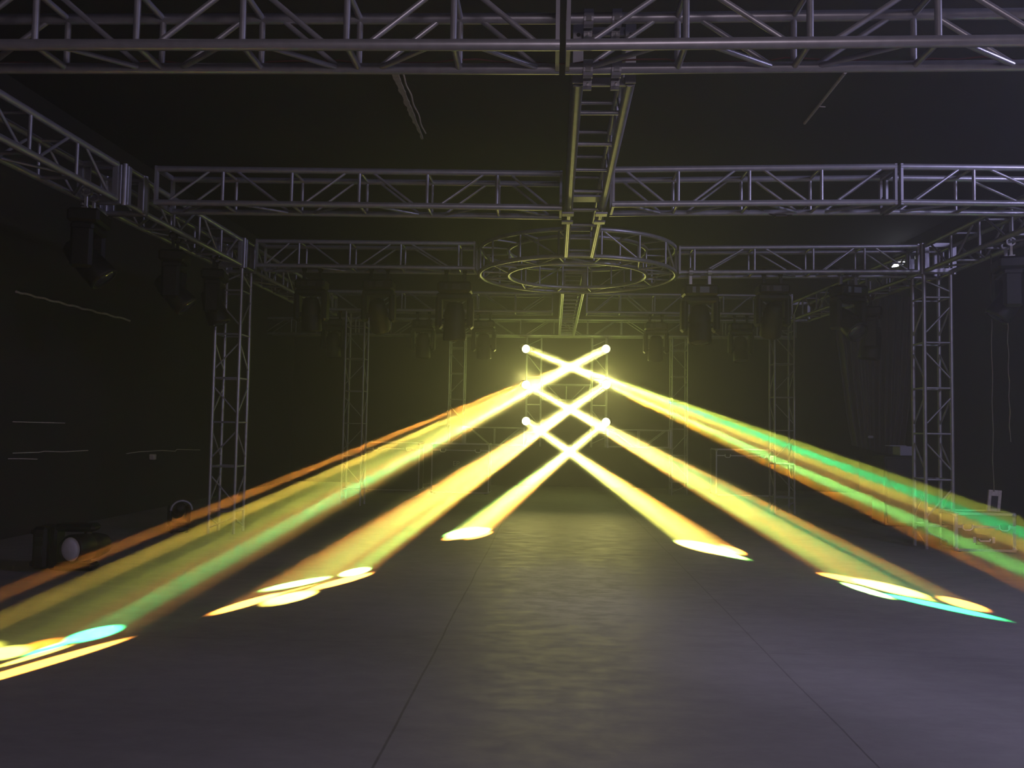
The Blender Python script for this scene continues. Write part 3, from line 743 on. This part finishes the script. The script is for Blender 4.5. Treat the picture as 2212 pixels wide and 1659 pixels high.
MB().box((0.0, -0.14, p.z), (0.10, 0.03, 0.05), bev=0.012).build('tie', M_PAPER, tc_, label='pale curtain tie')
tb = thing('curtain', 'black curtain hanging along the right wall past the tower', 'curtain', (XR - 0.3, 10.0, 0))
mb = MB(); n = 160; vs = []
for z in (0.03, 5.2):
    for i in range(n + 1):
        y = -2.6 + 5.4 * i / n; vs.append(V((0.05 * math.sin(i * 0.55) + 0.02 * math.sin(i * 0.21), y, z)))
k = n + 1
vs += [v + V((0.012, 0, 0)) for v in vs]
mb.add(vs, [(i, i + 1, k + i + 1, k + i) for i in range(n)] + [(2 * k + i, 3 * k + i, 3 * k + i + 1, 2 * k + i + 1) for i in range(n)], True)
mb.build('panel', M_BLKCURTAIN, tb)

# thin ropes at the right edge
for lb, px, y0, y1, Y in (('pale rope hanging straight down right of the tower', 2140, 565, 1062, 9.6), ('short thin rope hanging near the right edge', 2176, 690, 955, 9.2)):
    a = at_y(px, y0, Y); b = at_y(px + 6, y1, Y)
    if 'short' not in lb: a.z = max(a.z, ZT - 0.02)
    o = MB().path([a.lerp(b, k / 16) - a + V((0.006 * math.sin(k * 1.7), 0, 0)) for k in range(17)], 0.006, 6).build('rope', M_ROPE, None, a)
    tag(o, lb, 'rope', 'ropes at the right')

# ------------------------------------------------------------------ cables and strips
def cable(name, label, cat, pts, r, m, group=None):
    o = MB().path([p - pts[0] for p in pts], r, 7).build(name, m, None, pts[0]); return tag(o, label, cat, group)
pts = [V((-3.6 + 8.2 * k / 60, fy - 0.01, ZT + 0.040 + 0.012 * math.sin(k * 0.9) + 0.008 * math.sin(k * 2.3))) for k in range(61)]
cable('cable', 'thin dull red cable lying along the lower back chord of the front truss', 'cable', pts, 0.005, M_REDCABLE)
ym2 = at_z(1644, 440, ZT).y + 0.34
cable('cable', 'black cable drooping in a loop under the right middle truss', 'cable', [at_y(x, y, ym2 - 0.04) for x, y in ((1632, 446), (1645, 454), (1660, 461), (1672, 465), (1685, 466), (1700, 466), (1715, 462), (1730, 455), (1742, 447))], 0.008, M_RUBBER)
p = at_y(1686, 467, ym2 - 0.04)
o = MB().box((0, 0, 0), (0.11, 0.05, 0.03), bev=0.008).build('cable_joiner', M_RUBBER, None, p); tag(o, 'small black joiner on the drooping cable under the right middle truss', 'connector')
rng = random.Random(3)
for k, (x, y0) in enumerate(((1613, 462), (1640, 461), (1815, 461), (1871, 462), (1880, 461), (1889, 462), (1835, 438), (1900, 436))):
    a = at_y(x, y0, ym2 - (0.0 if y0 > 450 else 0.34))
    o = MB().path([a * 0, V((0.004, -0.03, -0.02)), V((0.010, -0.034, 0.02 + 0.01 * rng.random())), V((0.02, -0.04, 0.035))], 0.004, 5).build('cable_tie', M_RUBBER, None, a)
    tag(o, 'black cable tie on the right middle truss', 'cable tie', 'cable ties on the right middle truss')
# ceiling strip, ragged, and the rod
zc = ZC - 0.02
t = thing('ceiling_batten', 'ragged pale strip hanging on the ceiling left of the ladder truss', 'strip', at_z(850, 160, zc))
o0 = t.location.copy(); rng = random.Random(5)
mb = MB(); L_, R_ = [], []
for k in range(29):
    f = k / 28; a = at_z(842 + 63 * f, 150 + 148 * f, zc) - o0; b = at_z(862 + 56 * f, 150 + 148 * f, zc) - o0
    w = 0.35 * rng.random() * (1 if 0.2 < f < 0.95 else 0.3)
    L_.append(a.lerp(b, w * 0.8 + (0.3 if f > .75 else 0))); R_.append(a.lerp(b, 0.72 + 0.1 * rng.random()))
vs = L_ + R_; m_ = len(L_); vs = vs + [v - V((0, 0, 0.02)) for v in vs]
fs = []
for k in range(m_ - 1):
    fs += [(k, k + 1, m_ + k + 1, m_ + k), (2 * m_ + k, 3 * m_ + k, 3 * m_ + k + 1, 2 * m_ + k + 1), (k, 2 * m_ + k, 2 * m_ + k + 1, k + 1), (m_ + k, m_ + k + 1, 3 * m_ + k + 1, 3 * m_ + k)]
mb.add(vs, fs).build('strip', M_PALE, t)
MB().path([at_z(866 + 52 * k / 20 + 1.5 * math.sin(k), 150 + 138 * k / 20, zc) - o0 for k in range(21)], 0.012, 6).build('loose_edge', M_PALE, t)
a, b = at_z(1826, 156, zc), at_z(1738, 266, zc)
t = thing('ceiling_rod', 'thin grey rod fixed slanting on the ceiling at upper right', 'rod', a)
MB().tube((0, 0, 0), b - a, 0.020, 10).build('rod', M_PALE, t)
c_ = at_z(1768, 230, zc) - a; MB().tube(c_, at_z(1783, 231, zc) - a, 0.006, 6).build('wire', M_PALE, t)
# left wall: pale strip, cable runs, little box
Xw = XL + 0.03
cable('wall_strip', 'pale slanting strip on the black left wall', 'strip', [at_x(35 + 245 * k / 24, 630 + 62 * k / 24 + 1.3 * math.sin(k * 1.9), Xw) for k in range(25)], 0.016, M_PALE)
for lb, ps in (('thin cable run on the left wall, upper one', [(28, 911), (60, 912), (100, 913), (140, 914)]), ('thin cable run low on the left wall, nearest the camera', [(18, 991), (50, 991), (80, 992)]),
               ('thin cable run low on the left wall with a kink', [(28, 979), (85, 977), (95, 975), (135, 976), (190, 973)]), ('thin cable run on the left wall above the little box', [(273, 980), (300, 976), (320, 975), (350, 973), (378, 975), (382, 971), (432, 972)])):
    cable('wall_cable', lb, 'cable', [at_x(x, y, Xw) for x, y in ps], 0.007, M_PALE, 'cable runs on the left wall')
p = at_x(330, 987, XL + 0.05)
o = MB().box((0, 0, 0), (0.08, 0.10, 0.09), bev=0.01).build('socket_box', M_PALE, None, p); tag(o, 'small pale socket box on the left wall', 'socket')

# ------------------------------------------------------------------ haze
hm = bpy.data.materials.new('stage_haze'); hm.use_nodes = True
nt = hm.node_tree; nt.nodes.remove(nt.nodes['Principled BSDF'])
vs = nt.nodes.new('ShaderNodeVolumeScatter'); vs.inputs['Color'].default_value = (1, 1, 1, 1)
vs.inputs['Density'].default_value = 0.015; vs.inputs['Anisotropy'].default_value = 0.72
nt.links.new(vs.outputs[0], nt.nodes['Material Output'].inputs['Volume'])
hz = MB().box(((XL + XR) / 2, (YF + YB) / 2, ZC / 2 - 0.0), (XR - XL - 0.02, YB - YF - 0.02, ZC - 0.01)).build('haze', hm)
tag(hz, 'thin stage haze filling the whole hall around the beams', 'haze', kind='stuff')

# ------------------------------------------------------------------ other light
def area(name, loc, tgt, size, energy, col, sy=None, spread=pi):
    ld = bpy.data.lights.new(name, 'AREA'); o = bpy.data.objects.new(name, ld); COL.objects.link(o)
    ld.energy = energy; ld.color = col; ld.size = size; ld.spread = spread
    if sy: ld.shape = 'RECTANGLE'; ld.size_y = sy
    d = (V(tgt) - V(loc)).normalized()
    o.location = loc; o.rotation_euler = d.to_track_quat('-Z', 'Y').to_euler()
    return o
area('work_light', (6.9, 4.2, 4.5), (-1.0, 5.5, 1.0), 0.7, 200, (0.60, 0.56, 1.0), 0.7)
area('fill_light', (1.5, -2.8, 3.1), (0.6, 3.5, 0.0), 2.2, 115, (0.84, 0.68, 0.82), 1.2)
area('floor_band_light', (6.6, -2.9, 1.7), (1.3, 6.0, 0.0), 0.25, 4, (0.66, 0.66, 1.0), 0.9, math.radians(13))  # narrow lamp added to lay a cool band across the floor

w = bpy.data.worlds.new('dark'); SC.world = w; w.use_nodes = True
w.node_tree.nodes['Background'].inputs['Color'].default_value = (0.0, 0.0, 0.0, 1)
w.node_tree.nodes['Background'].inputs['Strength'].default_value = 0.0
SC.view_settings.view_transform = 'Standard'; SC.view_settings.look = 'None'
SC.view_settings.exposure = 0.0; SC.view_settings.gamma = 1.0; SC.view_settings.use_curve_mapping = False
cy = SC.cycles
cy.max_bounces = 6; cy.diffuse_bounces = 3; cy.glossy_bounces = 3; cy.volume_bounces = 1; cy.transparent_max_bounces = 8
cy.sample_clamp_indirect = 1.5; cy.caustics_reflective = False; cy.caustics_refractive = False
cy.use_denoising = True
